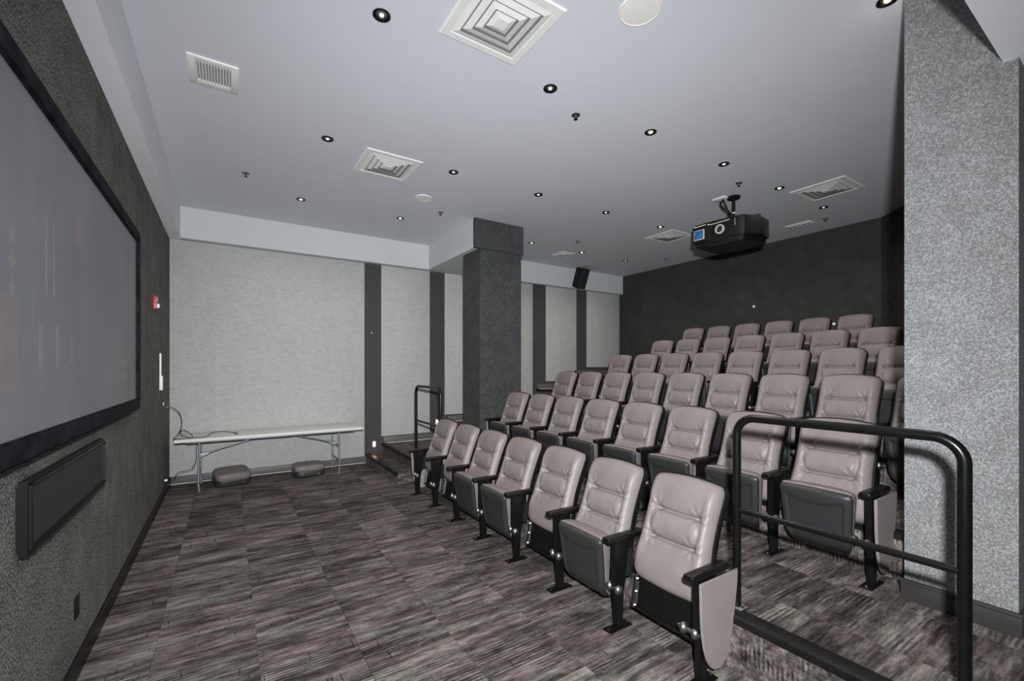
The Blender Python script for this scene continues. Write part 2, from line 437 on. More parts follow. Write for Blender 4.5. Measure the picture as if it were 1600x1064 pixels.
# ------------------------------------------------------------------ chairs
NU, NT = 56, 104
def back_outline(t):
    hw = 0.238 + 0.020*sstep(0.55, 0.12, t) + 0.006*sstep(0.6, 1.0, t)
    if t > 0.90: hw *= 1 - 0.11*((t-0.90)/0.10)**3
    if t < 0.10: hw *= 1 - 0.16*((0.10-t)/0.10)**2
    return hw
def spine(t):
    z = 0.335 + 0.645*t
    x = 0.125 + 0.225*t + 0.030*(t-0.5)**2*4*0.6 - 0.012
    return x, z
TX, TZ = 0.943, 0.332           # front normal is (-TX, 0, TZ)
def back_pt(u, t, dd):
    x, z = spine(t)
    hw = back_outline(t)
    z += 0.020*(1-u*u)*sstep(0.75, 1.0, t) - 0.012*(1-u*u)*sstep(0.2, 0.0, t)
    return Vector((x - TX*dd, u*hw, z + TZ*dd))
C1, C2 = 0.685, 0.425
def back_depth(u, t):
    au = abs(u)
    e = max(0.0, 1-au**9)**0.42 * max(0.0, 1-abs(2*t-1)**20)**0.42
    dpt = 0.080*e
    # broad padded rolls: head, lumbar, lower
    dpt += e*0.014*math.sin(PI*sstep(C1, 1.0, t))*(1-0.5*au)
    dpt += e*0.015*math.sin(PI*max(0, min(1, (t-C2)/(C1-C2))))*(1-sstep(0.5, 0.85, au))
    dpt += e*0.012*math.sin(PI*sstep(0.0, C2, t))
    dpt += e*0.014*gau(au-0.84, 0.13)*sstep(0.05, 0.3, t)*sstep(1.0, 0.8, t)          # side bolster
    for c, amp in ((C1, 0.034), (C2, 0.029)):
        lat = 1 - sstep(0.52, 0.74, au)
        cc = c - 0.012*(1-u*u)
        dpt -= e*amp*lat*gau(t-cc, 0.0125)
        dpt -= e*amp*0.42*lat*gau(t-cc, 0.05)
        du, dt = (au-0.60)*0.24, (t-c)*0.66
        r = math.hypot(du, dt)
        dpt -= e*0.020*gau(r, 0.020)
        th = math.atan2(dt, du)
        dpt += e*0.0050*math.cos(7*th + 1.3*c)*gau(r-0.035, 0.028)                    # gathers around the tuft
    lum = sstep(C2-0.03, C2+0.04, t)*sstep(C1+0.03, C1-0.04, t)
    dpt -= e*0.012*lum*gau(au-0.66-0.06*math.sin(PI*max(0, min(1, (t-C2)/(C1-C2)))), 0.05)
    return dpt
def grid_closed(bm, front, back, nu, nt):
    us = [math.sin(PI/2*(-1+2*i/nu))*0.6 + 0.4*(-1+2*i/nu) for i in range(nu+1)]
    ts = [0.5+0.5*(0.45*math.sin(PI/2*(-1+2*j/nt)) + 0.55*(-1+2*j/nt)) for j in range(nt+1)]
    F = [[bm.verts.new(front(u, t)) for u in us] for t in ts]
    B = [[bm.verts.new(back(u, t)) if (i % 5 == 0 or True) else None for i, u in enumerate(us)] for t in (ts[0], ts[-1])]
    for j in range(nt):
        for i in range(nu): bm.faces.new((F[j][i], F[j][i+1], F[j+1][i+1], F[j+1][i]))
    # back ring
    ring = [(i, 0) for i in range(nu+1)] + [(nu, j) for j in range(1, nt+1)] + [(i, nt) for i in range(nu-1, -1, -1)] + [(0, j) for j in range(nt-1, 0, -1)]
    for row in B:
        for v in row: bm.verts.remove(v)
    R = [bm.verts.new(back(us[i], ts[j])) for i, j in ring]
    n = len(ring)
    for k in range(n):
        i, j = ring[k]; i2, j2 = ring[(k+1) % n]
        bm.faces.new((F[j][i], F[j2][i2], R[(k+1) % n], R[k]))
    # fill the back by strips between left and right columns
    col_r = R[nu:nu+nt+1]; left = [R[0]] + R[:-nt:-1]; left = left[:nt] + [R[2*nu+nt]] if False else None
    bm.faces.new(R)
def make_back_cushion():
    bm = bmesh.new()
    grid_closed(bm, lambda u, t: back_pt(u, t, back_depth(u, t)), lambda u, t: back_pt(u*0.985, t, -0.012), NU, NT)
    return mesh_of('back_cushion', bm, LEATHER, angle=None)
def make_back_shell():
    bm = bmesh.new()
    def fr(u, t): return back_pt(u*1.045, 0.5+(t-0.5)*1.030, 0.020)
    def bk(u, t):
        return back_pt(u*1.0, 0.5+(t-0.5)*1.0, -0.03)
    us = [-1+2*i/16 for i in range(17)]; ts = [j/20 for j in range(21)]
    F = [[bm.verts.new(fr(u, t)) for u in us] for t in ts]
    K = [[bm.verts.new(back_pt(u*1.03, 0.5+(t-0.5)*1.0, -0.02-0.035*max(0, 1-abs(u)**4)**.5*max(0, 1-abs(2*t-1)**6)**.5)) for u in us] for t in ts]
    for G, flip in ((F, 0), (K, 1)):
        for j in range(20):
            for i in range(16): bm.faces.new((G[j][i], G[j][i+1], G[j+1][i+1], G[j+1][i]))
    ring = [(i, 0) for i in range(17)] + [(16, j) for j in range(1, 21)] + [(i, 20) for i in range(15, -1, -1)] + [(0, j) for j in range(19, 0, -1)]
    for a, b in zip(ring, ring[1:]+ring[:1]):
        bm.faces.new((F[a[1]][a[0]], F[b[1]][b[0]], K[b[1]][b[0]], K[a[1]][a[0]]))
    return mesh_of('back_shell', bm, SHELL, angle=45)
# folded-up seat
def pan_pt(u, w, dd):
    """w 0 bottom .. 1 top; dd towards the viewer (-x)"""
    hw = 0.196 + 0.032*w
    if w < 0.32: hw *= 1 - 0.30*((0.32-w)/0.32)**2.4
    if w > 0.93: hw *= 1 - 0.07*((w-0.93)/0.07)**2
    z = 0.105 + 0.452*w + 0.006*(1-u*u)*w
    x = -0.005 - 0.062*w + 0.10*max(0.0, (0.30-w)/0.30)**2
    return Vector((x - dd, u*hw, z - 0.10*dd))
def pan_depth(u, w):
    au = abs(u)
    e = max(0.0, 1-au**10)**0.45*max(0.0, 1-abs(2*w-1)**16)**0.45
    dpt = 0.030*e + 0.010*(1-u*u)*e
    top = 0.87 - 0.075*(1-(u/0.8)**2)
    inside = sstep(0.80, 0.765, au)*sstep(top, top-0.022, w)
    dpt -= 0.0105*inside*e
    dpt -= 0.006*gau(au-0.785, 0.02)*sstep(top, top-0.03, w)*e
    return dpt
def make_pan():
    bm = bmesh.new()
    grid_closed(bm, lambda u, w: pan_pt(u, w, pan_depth(u, w)), lambda u, w: pan_pt(u*0.99, w, -0.012), 44, 48)
    return mesh_of('seat_pan', bm, PLAST, angle=60)
def make_seat_cushion():
    bm = bmesh.new()
    def dep(u, w):
        e = max(0.0, 1-abs(u)**6)**0.42*max(0.0, 1-abs(2*w-1)**8)**0.42
        return -0.012-(0.030+0.105*w**0.8)*e
    grid_closed(bm, lambda u, w: pan_pt(u*1.0, 0.03+w*0.99, dep(u, w)), lambda u, w: pan_pt(u*1.0, 0.03+w*0.99, -0.006), 30, 30)
    return mesh_of('seat_cushion', bm, LEATHER, angle=None)
ME = {}
ME['back'] = make_back_cushion(); ME['shell'] = make_back_shell(); ME['pan'] = make_pan(); ME['cush'] = make_seat_cushion()
def m_arm():
    bm = bmesh.new(); add_box(bm, (-0.115, -0.032, 0.568), (0.225, 0.032, 0.606), 0.011, 3)
    return mesh_of('armrest', bm, BLACK)
def m_post():
    bm = bmesh.new()
    add_prism(bm, [(-0.052, 0.570), (0.100, 0.570), (0.092, 0.47), (0.060, 0.33), (0.040, 0.255), (0.030, 0.225), (0.030, 0.006), (-0.030, 0.006), (-0.030, 0.225), (-0.040, 0.26), (-0.048, 0.33)], 'y', -0.019, 0.019, 0.004)
    return mesh_of('post', bm, BLACK)
def m_foot():
    bm = bmesh.new(); add_box(bm, (-0.105, -0.036, 0.0), (0.105, 0.036, 0.008), 0.003, 1)
    return mesh_of('foot_plate', bm, BLACK)
def m_bolt():
    return lathe_mesh('bolt', [(0, 0.018), (0.007, 0.018), (0.009, 0.014), (0.009, 0.008)], DSTEEL, 8)
def m_hinge():
    bm = bmesh.new()
    for y in (-0.036, 0.036):
        r = bmesh.ops.create_uvsphere(bm, u_segments=14, v_segments=8, radius=0.031)
        for v in r['verts']: v.co = Vector((v.co.x*0.95, v.co.y*0.8 + y, v.co.z))
    add_tube(bm, [(0, -0.068, 0), (0, 0.068, 0)], 0.012, 10)
    return mesh_of('hinge', bm, CHROME, angle=50)
def m_bracket():
    bm = bmesh.new()
    add_prism(bm, [(0.075, 0.50), (0.125, 0.50), (0.098, 0.33), (0.055, 0.33)], 'y', -0.030, -0.014, 0.003)
    add_tube(bm, [(0.100, -0.036, 0.495), (0.100, 0.03, 0.495)], 0.009, 8)
    add_tube(bm, [(0.078, -0.036, 0.355), (0.078, 0.03, 0.355)], 0.009, 8)
    return mesh_of('back_bracket', bm, DSTEEL)
def m_panel():
    pts = [(-0.075, 0.565), (0.270, 0.565), (0.262, 0.50), (0.240, 0.37), (0.205, 0.22)]
    pts += [(0.185-0.02*i*0.5, 0.17-0.02*i) for i in range(0)]
    pts += [(0.190, 0.165), (0.165, 0.112), (0.130, 0.080), (0.090, 0.068), (0.050, 0.076), (0.010, 0.105), (-0.020, 0.150), (-0.045, 0.22), (-0.062, 0.34)]
    bm = bmesh.new(); add_prism(bm, pts, 'y', -0.016, 0.0, 0.005)
    a = mesh_of('end_panel', bm, PANELM)
    pts2 = [(-0.055, 0.560), (0.200, 0.560), (0.190, 0.40), (0.150, 0.33), (0.060, 0.30), (-0.035, 0.33)]
    bm = bmesh.new(); add_prism(bm, pts2, 'y', 0.0, 0.012, 0.003)
    return a, mesh_of('panel_backing', bm, SHELL)
def m_under():
    """bare steel underframe left behind when a seat has been taken off"""
    bm = bmesh.new()
    add_prism(bm, [(0.125, 0.345), (0.140, 0.345), (0.105, 0.150), (0.090, 0.150)], 'y', -0.225, 0.225, 0.002)
    return mesh_of('lower_panel', bm, BLACK)
def m_rail():
    bm = bmesh.new()
    add_tube(bm, [(0.082, -0.245, 0.142), (0.082, 0.245, 0.142)], 0.011, 10)
    return mesh_of('lower_rail', bm, BLACK)
def m_side():
    bm = bmesh.new()
    add_prism(bm, [(0.100, 0.345), (0.122, 0.345), (0.094, 0.140), (0.066, 0.140)], 'y', -0.010, 0.010, 0.003)
    add_tube(bm, [(0.098, -0.022, 0.31), (0.078, -0.022, 0.17)], 0.006, 8)
    for z, x in ((0.33, 0.098), (0.25, 0.086), (0.165, 0.073)):
        add_tube(bm, [(x, -0.022, z), (x-0.012, -0.012, z)], 0.010, 8)
    return mesh_of('side_bracket', bm, CHROME)
ME['arm'] = m_arm(); ME['post'] = m_post(); ME['foot'] = m_foot(); ME['bolt'] = m_bolt(); ME['hinge'] = m_hinge()
ME['bracket'] = m_bracket(); ME['panel'], ME['pback'] = m_panel(); ME['under'] = m_under(); ME['lrail'] = m_rail(); ME['side'] = m_side()
P2 = 0.30                        # half the seat pitch

def standard(root, y, panel=0):
    po = obj('post', ME['post'], root, (0, y, 0))
    obj('foot_plate', ME['foot'], po)
    for x in (-0.085, 0.085): obj('bolt', ME['bolt'], po, (x, 0, 0))
    obj('armrest', ME['arm'], root, (0, y, 0))
    obj('back_bracket', ME['bracket'], root, (0, y, 0))
    obj('hinge', ME['hinge'], root, (-0.034, y - 0.045*panel, 0.268))
    if panel:
        ep = obj('end_panel', ME['panel'], root, (0, y+0.035*panel, 0))
        pb = obj('panel_backing', ME['pback'], ep)
        if panel > 0: ep.rotation_euler = (0, 0, 0); ep.scale = (1, -1, 1)
        ep['label'] = 'taupe end panel'
def make_chair(seat=True, right_end=False, left_end=False):
    root = empty('theater_chair')
    bc = obj('back_cushion', ME['back'], root); bc['label'] = 'tufted taupe leather back cushion'
    obj('back_shell', ME['shell'], root)
    if seat:
        sp = obj('seat_pan', ME['pan'], root); sp['label'] = 'black plastic underside of the folded seat'
        obj('seat_cushion', ME['cush'], root)
    else:
        obj('lower_panel', ME['under'], root); obj('lower_rail', ME['lrail'], root)
        for y in (-0.236, 0.236): obj('side_bracket', ME['side'], root, (0, y, 0))
    standard(root, -P2, -1 if right_end else 0)
    if left_end: standard(root, P2, 1)
    return root
ORD = ['first', 'second', 'third', 'fourth', 'fifth', 'sixth', 'seventh', 'eighth', 'ninth']
ROWN = ['front', 'second', 'third', 'fourth', 'fifth', 'back']
#        X post, tier z, first centre Y (right end), pitch, count
ROWS = [(2.15, 0.0, 1.745, 0.603, 7), (3.45, 0.315, 1.412, 0.600, 8), (4.55, 0.625, 1.150, 0.5785, 9),
        (5.65, 0.920, 1.632, 0.564, 8), (6.74, 1.215, 2.183, 0.559, 7), (7.83, 1.515, 2.828, 0.559, 6)]
protos = {}
MISSING = {(0, 0), (0, 2), (0, 5), (0, 6)}
for r, (xp, zt, y0, pitch, n) in enumerate(ROWS):
    for i in range(n):
        key = ((r, i) not in MISSING, i == 0, i == n-1)
        if key not in protos:
            c = protos[key] = make_chair(*key)
        else:
            c = copy_tree(protos[key])
        c.location = (xp, y0+i*pitch, zt + (0.0 if r == 0 else 0.0))
        c.scale = (1, pitch/0.6, 1)
        pos = n-1-i
        if pos == 0: where = 'leftmost of the %s row' % ROWN[r]
        elif i == 0: where = 'rightmost of the %s row' % ROWN[r]
        else: where = '%s from left in the %s row' % (ORD[pos], ROWN[r])
        state = 'with seat folded up' if key[0] else 'with its seat missing'
        tag(c, 'taupe leather theater chair %s, %s' % (state, where), 'chair', '%s row theater chairs' % ROWN[r])

# ------------------------------------------------------------------ handrails
def handrail(y0, y1, label):
    x, zb, zt, zm, R = 2.475, 0.322, 1.415, 0.882, 0.10
    root = tag(empty('handrail', (x, (y0+y1)/2, zb)), label, 'railing', 'black tube handrails on the first tier edge')
    def L(p): return (p[0]-x, p[1]-(y0+y1)/2, p[2]-zb)
    pts = [(x, y1, zb)] + [(x, y1, zb+(zt-R-zb)*k/3) for k in (1, 2)]
    pts += arc((x, y1-R, zt-R), R, 0, PI/2, 8, (0, 1, 0), (0, 0, 1))
    pts += arc((x, y0+R, zt-R), R, PI/2, PI, 8, (0, 1, 0), (0, 0, 1))
    pts += [(x, y0, zb+(zt-R-zb)*k/3) for k in (2, 1)] + [(x, y0, zb)]
    tube('rail_tube', [L(p) for p in pts], 0.0225, RAILM, root, 20)
    tube('mid_rail', [L((x, y0+0.015, zm)), L((x, y1-0.015, zm))], 0.0165, RAILM, root, 16)
    for y in (y0, y1):
        b_ = boxc('base_flange', (0, y-(y0+y1)/2, 0.003), (0.07, 0.09, 0.006), GALV, root, 0.002)
        for s in (-1, 1): obj('bolt', ME['bolt'], b_, (0, s*0.035, -0.006))
    return root
handrail(0.495, 1.432, 'black tube handrail at right beside the grey pillar')
handrail(5.64, 6.58, 'black tube handrail in front of the far aisle steps')

# ------------------------------------------------------------------ projection screen
sc = tag(empty('projection_screen', (XW, 3.35, 1.35)), 'large projection screen with black velvet frame showing a faint picture', 'screen')
def SL(y, z): return (y-3.35, z-1.35)
ya, yb, za, zb_ = 1.76, 4.94, 1.435, 2.788
surf = box('screen_surface', (0.030, ya-3.35-0.01, za-1.36), (0.046, yb-3.35+0.01, zb_-1.34), SCREEN, sc)
fw, fd = 0.095, 0.066
def bar(pts):      # outline in (y,z), mitred
    o = prism('frame_bar', [SL(*p) for p in pts], 'x', 0.0, fd, VELVET, sc, 0.010)
    return o
bar([(ya, za), (yb, za), (yb+fw, za-fw), (ya-fw, za-fw)])
bar([(ya, zb_), (yb, zb_), (yb+fw, zb_+fw), (ya-fw, zb_+fw)])
bar([(yb, za), (yb, zb_), (yb+fw, zb_+fw), (yb+fw, za-fw)])
bar([(ya, za), (ya, zb_), (ya-fw, zb_+fw), (ya-fw, za-fw)])
obj('frame_screw', ME['bolt'], sc, (fd-0.008, yb+0.02-3.35, za-0.045-1.35), (0, PI/2, 0))
# faint projected picture: flat shapes on the cloth
def patch(y0, y1, z0, z1, m):
    return box('picture_patch', (0.046, y0-3.35, z0-1.35), (0.0462, y1-3.35, z1-1.35), m, surf)
for a in ((2.24, 2.40, 1.62, 1.96, PRED), (2.02, 2.16, 1.75, 2.10, PRED), (2.02, 2.17, 2.10, 2.30, PPALE), (3.05, 3.12, 1.72, 1.86, PRED), (2.62, 2.66, 1.70, 1.88, PPALE), (2.84, 2.88, 1.70, 1.90, PPALE), (2.70, 2.72, 2.02, 2.36, PPALE), (2.80, 2.82, 2.02, 2.36, PPALE), (4.3, 4.5, 1.62, 1.66, PPALE), (4.3, 4.5, 1.72, 1.76, PPALE), (3.15, 3.25, 2.35, 2.5, PRED), (2.55, 3.0, 1.90, 2.0, PDARK)):
    patch(*a)
for z in (1.99, 2.09, 2.19):
    pts = []
    for k in range(10):
        rr = 0.042 if k % 2 == 0 else 0.018
        pts.append((2.345-3.35 + rr*math.sin(2*PI*k/10), z-1.35 + rr*math.cos(2*PI*k/10)))
    prism('picture_star', pts, 'x', 0.046, 0.0462, PPALE, surf, smooth=False)

# wall speaker under the screen
ws = tag(empty('wall_speaker', (XW, 3.18, 0.94)), 'long black framed wall speaker under the projection screen', 'speaker')
w2, hh, dp, fwid = 0.65, 0.305, 0.046, 0.032
box('grille', (0.0, -w2+fwid, fwid), (0.030, w2-fwid, hh-fwid), GRILL, ws)
for pts in ([(-w2, 0), (w2, 0), (w2-fwid, fwid), (-w2+fwid, fwid)], [(-w2, hh), (w2, hh), (w2-fwid, hh-fwid), (-w2+fwid, hh-fwid)],
            [(-w2, 0), (-w2, hh), (-w2+fwid, hh-fwid), (-w2+fwid, fwid)], [(w2, 0), (w2, hh), (w2-fwid, hh-fwid), (w2-fwid, fwid)]):
    prism('frame_bar', pts, 'x', 0.0, dp, SHELL, ws, 0.010)

# outlets, alarm, control, hook on the screen wall
def outlet(y, z, mat, label):
    r = tag(empty('wall_outlet', (XW, y, z)), label, 'outlet')
    boxc('plate', (0.004, 0, 0), (0.008, 0.075, 0.118), mat, r, 0.003)
    for s in (-1, 1): boxc('socket', (0.0085, 0, s*0.026), (0.004, 0.034, 0.030), BLACK if mat is not BLACK else SHELL, r, 0.003)
    return r
outlet(3.37, 0.372, BLACK, 'black power outlet low on the screen wall')
o2 = outlet(7.40, 0.235, BLACK, 'black power outlet in the corner by the folding table')
boxc('plug', (0.025, -0.01, -0.026), (0.034, 0.03, 0.026), WHITEP, o2, 0.004)
al = tag(empty('fire_alarm', (XW, 6.42, 2.44)), 'red fire alarm with white strobe on the screen wall', 'alarm')
boxc('plate', (0.018, 0, 0), (0.036, 0.115, 0.15), RED, al, 0.006)
boxc('strobe', (0.044, 0.0, -0.035), (0.03, 0.06, 0.05), GLASSW, al, 0.010)
boxc('label_strip', (0.0365, 0.0, 0.035), (0.002, 0.085, 0.045), WHITEP, al)
ct = tag(empty('wall_control', (XW, 6.98, 1.42)), 'slim white wall control with a tall upper strip beside the corner', 'switch')
boxc('lower_box', (0.016, 0, 0.09), (0.032, 0.075, 0.18), WHITEP, ct, 0.005)
boxc('upper_strip', (0.009, 0, 0.32), (0.018, 0.05, 0.28), WHITEP, ct, 0.004)
hk = tag(empty('cable_hook', (XW, 7.30, 1.20)), 'small steel hook holding the cord above the table', 'hook')
boxc('plate', (0.006, 0, 0.02), (0.012, 0.05, 0.06), CHROME, hk, 0.003)
tube('lever', [(0.01, 0, 0), (0.05, -0.01, 0), (0.055, -0.09, -0.012)], 0.009, CHROME, hk, 8)

# ------------------------------------------------------------------ folding table
TY0, TY1, TX0, TX1, TZ_ = 7.275, 8.015, -0.590, 1.850, 0.742
tb = tag(empty('folding_table', ((TX0+TX1)/2, (TY0+TY1)/2, 0)), 'long white plastic folding table against the light wall', 'table')
cx, cy = (TX0+TX1)/2, (TY0+TY1)/2
boxc('table_top', (0, 0, TZ_-0.022), (TX1-TX0, TY1-TY0, 0.044), TABLE, tb, 0.010, seg=3)
boxc('apron_rail', (0, -0.29, TZ_-0.056), (2.2, 0.025, 0.024), GALV, tb, 0.003)
boxc('apron_rail', (0, 0.29, TZ_-0.056), (2.2, 0.025, 0.024), GALV, tb, 0.003)
for s, lx in ((-1, -0.32), (1, 1.49)):
    x = lx - cx
    for yy in (7.375, 7.915):
        y = yy-cy
        tube('leg', [(x+0.0, y, 0.0), (x+0.012*s, y, 0.12), (x, y, 0.69)], 0.0135, GALV, tb, 10)
    tube('cross_bar', [(x, 7.375-cy, 0.24), (x, 7.915-cy, 0.24)], 0.010, GALV, tb, 8)
    tube('cross_bar', [(x, 7.375-cy, 0.665), (x, 7.915-cy, 0.665)], 0.011, GALV, tb, 8)
    tube('brace', [(x, 0, 0.46), (x*0.72, 0, 0.54), (x*0.12, 0, 0.685)], 0.010, GALV, tb, 8)
    tube('cross_bar', [(x, 7.375-cy, 0.46), (x, 7.915-cy, 0.46)], 0.009, GALV, tb, 8)
    prism('gusset', [(x, 0.49), (x-s*0.11, 0.505), (x-s*0.10, 0.475), (x, 0.43)], 'y', -0.03, 0.03, GALV, tb, 0.002)
# cords
cpts = smooth_path([(XW+0.05, 7.28, 1.19), (-0.60, 7.30, 1.17), (-0.53, 7.33, 1.08), (-0.515, 7.36, 0.92), (-0.56, 7.38, 0.80), (-0.60, 7.36, 0.752), (-0.50, 7.33, 0.752), (-0.40, 7.36, 0.755), (-0.42, 7.42, 0.80), (-0.50, 7.42, 0.86), (-0.53, 7.40, 0.80), (-0.42, 7.38, 0.752), (-0.25, 7.36, 0.752), (-0.18, 7.35, 0.80), (-0.05, 7.33, 0.815), (0.08, 7.32, 0.785)], 8)
cb = tag(empty('video_cable', (-0.3, 7.35, 0.75)), 'black cable looping from the wall hook onto the table', 'cable')
tube('cord', [p-Vector((-0.3, 7.35, 0.75)) for p in cpts], 0.0045, BLACK, cb, 8)
tube('connector', [(0.37, -0.03, 0.037), (0.43, -0.035, 0.018)], 0.009, BLACK, cb, 8)
pw = smooth_path([(XW+0.05, 7.39, 0.21), (-0.60, 7.36, 0.22), (-0.55, 7.36, 0.30), (-0.46, 7.38, 0.31), (-0.40, 7.40, 0.33), (-0.36, 7.40, 0.44), (-0.355, 7.40, 0.60), (-0.345, 7.39, 0.69)], 8)
tag(tube('power_cord', pw, 0.0035, BLACK), 'thin power cord running from the corner outlet up the table leg', 'cord')

# two chair seats that were taken off, lying under the table
def loose_seat(loc, rz, tilt, label):
    r = tag(empty('loose_seat', loc, (tilt, 0, rz)), label, 'chair seat', 'loose chair seats under the table')
    def block(name, hx, hy, z0, z1, rr, mat, crown=0.0):
        bm = bmesh.new(); N = 40; rings = []
        prof = [(rr*(1-math.cos(a*PI/12)), z0+rr*(1-math.sin(a*PI/12))) for a in range(0, 7)][::-1]
        prof = [(rr*(1-math.sin(a*PI/12)), z0+rr*(1-math.cos(a*PI/12))) for a in range(0, 7)] + [(rr*(1-math.cos(a*PI/12)), z1-rr*(1-math.sin(a*PI/12))) for a in range(0, 7)]
        for ins, z in prof + [(0.09, z1+crown*0.6), (0.15, z1+crown)]:
            ring = []
            for k in range(N):
                c, s_ = math.cos(2*PI*k/N), math.sin(2*PI*k/N)
                ex = 2/4.5
                ring.append(bm.verts.new(((hx-ins)*math.copysign(abs(c)**ex, c), (hy-ins)*math.copysign(abs(s_)**ex, s_), z)))
            rings.append(ring)
        for a, b_ in zip(rings, rings[1:]):
            for k in range(N): bm.faces.new((a[k], a[(k+1) % N], b_[(k+1) % N], b_[k]))
        bm.faces.new(rings[0]); bm.faces.new(rings[-1])
        return obj(name, mesh_of(name, bm, mat, angle=60), r)
    block('cushion', 0.225, 0.20, 0.070, 0.185, 0.045, CUSHD, 0.012)
    block('seat_pan', 0.228, 0.203, 0.0, 0.095, 0.022, PLAST)
    for s in (-1, 1):
        bm = bmesh.new(); add_tube(bm, [(s*0.11, -0.190, 0.045), (s*0.11, -0.216, 0.045)], 0.013, 10)
        obj('hinge_stud', mesh_of('hinge_stud', bm, CHROME), r)
    return r
loose_seat((0.055, 7.64, 0.034), 0.20, math.radians(9), 'loose chair seat tilted on the carpet near the left table leg')
loose_seat((1.085, 7.66, 0.0), 0.03, 0.0, 'loose chair seat lying flat near the right table leg')

# ------------------------------------------------------------------ step lights on the dark strips
for (x, z), lab in zip(((2.235, 0.315), (3.455, 0.635), (5.965, 1.262), (7.215, 1.568)),
                       ('small lit step light by the lowest aisle step', 'small lit step light behind the far handrail', 'small lit step light just right of the dark column', 'small lit step light beside the third row of chairs')):
    r = tag(empty('step_light', (x, YW, z)), lab, 'light', 'lit step lights on the far wall')
    boxc('face_plate', (0, -0.004, 0), (0.062, 0.008, 0.11), WHITEM, r, 0.003)
    boxc('lens', (0, -0.010, 0.008), (0.036, 0.006, 0.052), STEPL, r, 0.002)
    li = bpy.data.lights.new('step_lamp', 'SPOT'); li.energy = 0.7; li.color = (1, 0.72, 0.4)
    li.spot_size = math.radians(130); li.spot_blend = 0.8; li.shadow_soft_size = 0.015
    lo = bpy.data.objects.new('step_lamp', li); COL.objects.link(lo); lo.parent = r
    lo.location = (0, -0.02, 0); lo.rotation_euler = Vector((0, -0.5, -1)).to_track_quat('-Z', 'Y').to_euler()

# ------------------------------------------------------------------ ceiling fittings
# downlights
trim_me = lathe_mesh('trim_ring', [(0.058, 0.0), (0.058, -0.006), (0.052, -0.009), (0.036, -0.004), (0.033, 0.0)], BLACK, 28)
bulb_w = lathe_mesh('bulb', [(0, -0.012), (0.009, -0.0115), (0.016, -0.008), (0.020, -0.002), (0.020, 0.0)], BULBW, 16)
bulb_n = lathe_mesh('bulb', [(0, -0.012), (0.008, -0.0115), (0.013, -0.008), (0.016, -0.002), (0.016, 0.0)], BULBN, 16)
refl_me = lathe_mesh('reflector', [(0.034, -0.004), (0.030, -0.006), (0.015, -0.001)], CHROME, 20)
COLS = (0.857, 2.263, 3.515, 4.770, 6.012, 7.270); LANE = (1.05, 2.911, 4.780, 6.700)
WARM = {(0, 3), (1, 3), (2, 1), (4, 1), (4, 2), (3, 3), (4, 3), (2, 0)}
LNAME = ['', 'near ceiling line', 'middle ceiling line', 'far ceiling line']
for i, x in enumerate(COLS):
    for j, y in enumerate(LANE):
        if (i, j) == (2, 3) or (j == 0 and i != 2): continue
        r = empty('downlight', (x, y, ZC))
        warm = (i, j) in WARM
        k = ORD[i-1] if (j == 3 and i > 2) else ORD[i]
        if j == 0: lab = 'warm recessed black downlight beside the right pillar at the top edge'
        else: lab = 'recessed black downlight with %s bulb, %s from screen in the %s' % ('warm' if warm else 'white', k, LNAME[j])
        tag(r, lab, 'light', 'recessed ceiling downlights')
        obj('trim_ring', trim_me, r); obj('reflector', refl_me, r); obj('bulb', bulb_w if warm else bulb_n, r)
        li = bpy.data.lights.new('downlight_lamp', 'SPOT'); li.energy = DOWN_W
        li.color = (1.0, 0.90, 0.78)
        li.spot_size = math.radians(150); li.spot_blend = 1.0; li.shadow_soft_size = 0.03
        lo = bpy.data.objects.new('downlight_lamp', li); COL.objects.link(lo); lo.parent = r
        lo.location = (0, 0, -0.03)
# sprinklers
esc = lathe_mesh('escutcheon', [(0.040, 0.0), (0.040, -0.004), (0.030, -0.008), (0.014, -0.008), (0.012, -0.004)], CHROME, 20)
stem = lathe_mesh('stem', [(0.011, 0.0), (0.011, -0.020), (0.006, -0.024), (0.006, -0.034)], CHROME, 12)
defl = lathe_mesh('deflector', [(0.0, -0.034), (0.017, -0.034), (0.018, -0.038), (0.0, -0.039)], BLACK, 14)
for (x, y), lab in zip(((0.187, 6.165), (2.70, 3.09), (5.42, 3.11), (2.69, 6.135), (7.865, 3.12), (5.42, 6.16), (7.86, 6.115)),
                       ('sprinkler nearest the screen wall and far wall', 'sprinkler beside the downlights near the large diffuser', 'sprinkler just above the projector mount', 'sprinkler in front of the dark column', 'sprinkler by the back wall near the right diffuser', 'sprinkler above the tilted black speaker', 'sprinkler at the back wall left of the projector')):
    r = tag(empty('sprinkler', (x, y, ZC)), 'small chrome ceiling ' + lab, 'sprinkler', 'ceiling sprinklers')
    obj('escutcheon', esc, r); s_ = obj('stem', stem, r); obj('deflector', defl, s_)
# round ceiling speakers
spr = lathe_mesh('grille', [(0.0, -0.008), (0.10, -0.008), (0.122, -0.006)], WHITEP, 40)
sprr = lathe_mesh('rim', [(0.122, -0.006), (0.128, -0.009), (0.134, -0.006), (0.136, 0.0)], WHITEP, 40)
for (x, y, s), lab in zip(((2.255, 1.953, 1), (2.262, 5.727, 0.85)), ('cream round ceiling speaker grille near the large air diffuser', 'white round ceiling speaker grille beside the middle air diffuser')):
    r = tag(empty('ceiling_speaker', (x, y, ZC)), lab, 'speaker', 'round ceiling speakers'); r.scale = (s, s, 1)
    obj('grille', spr, r); obj('rim', sprr, r)
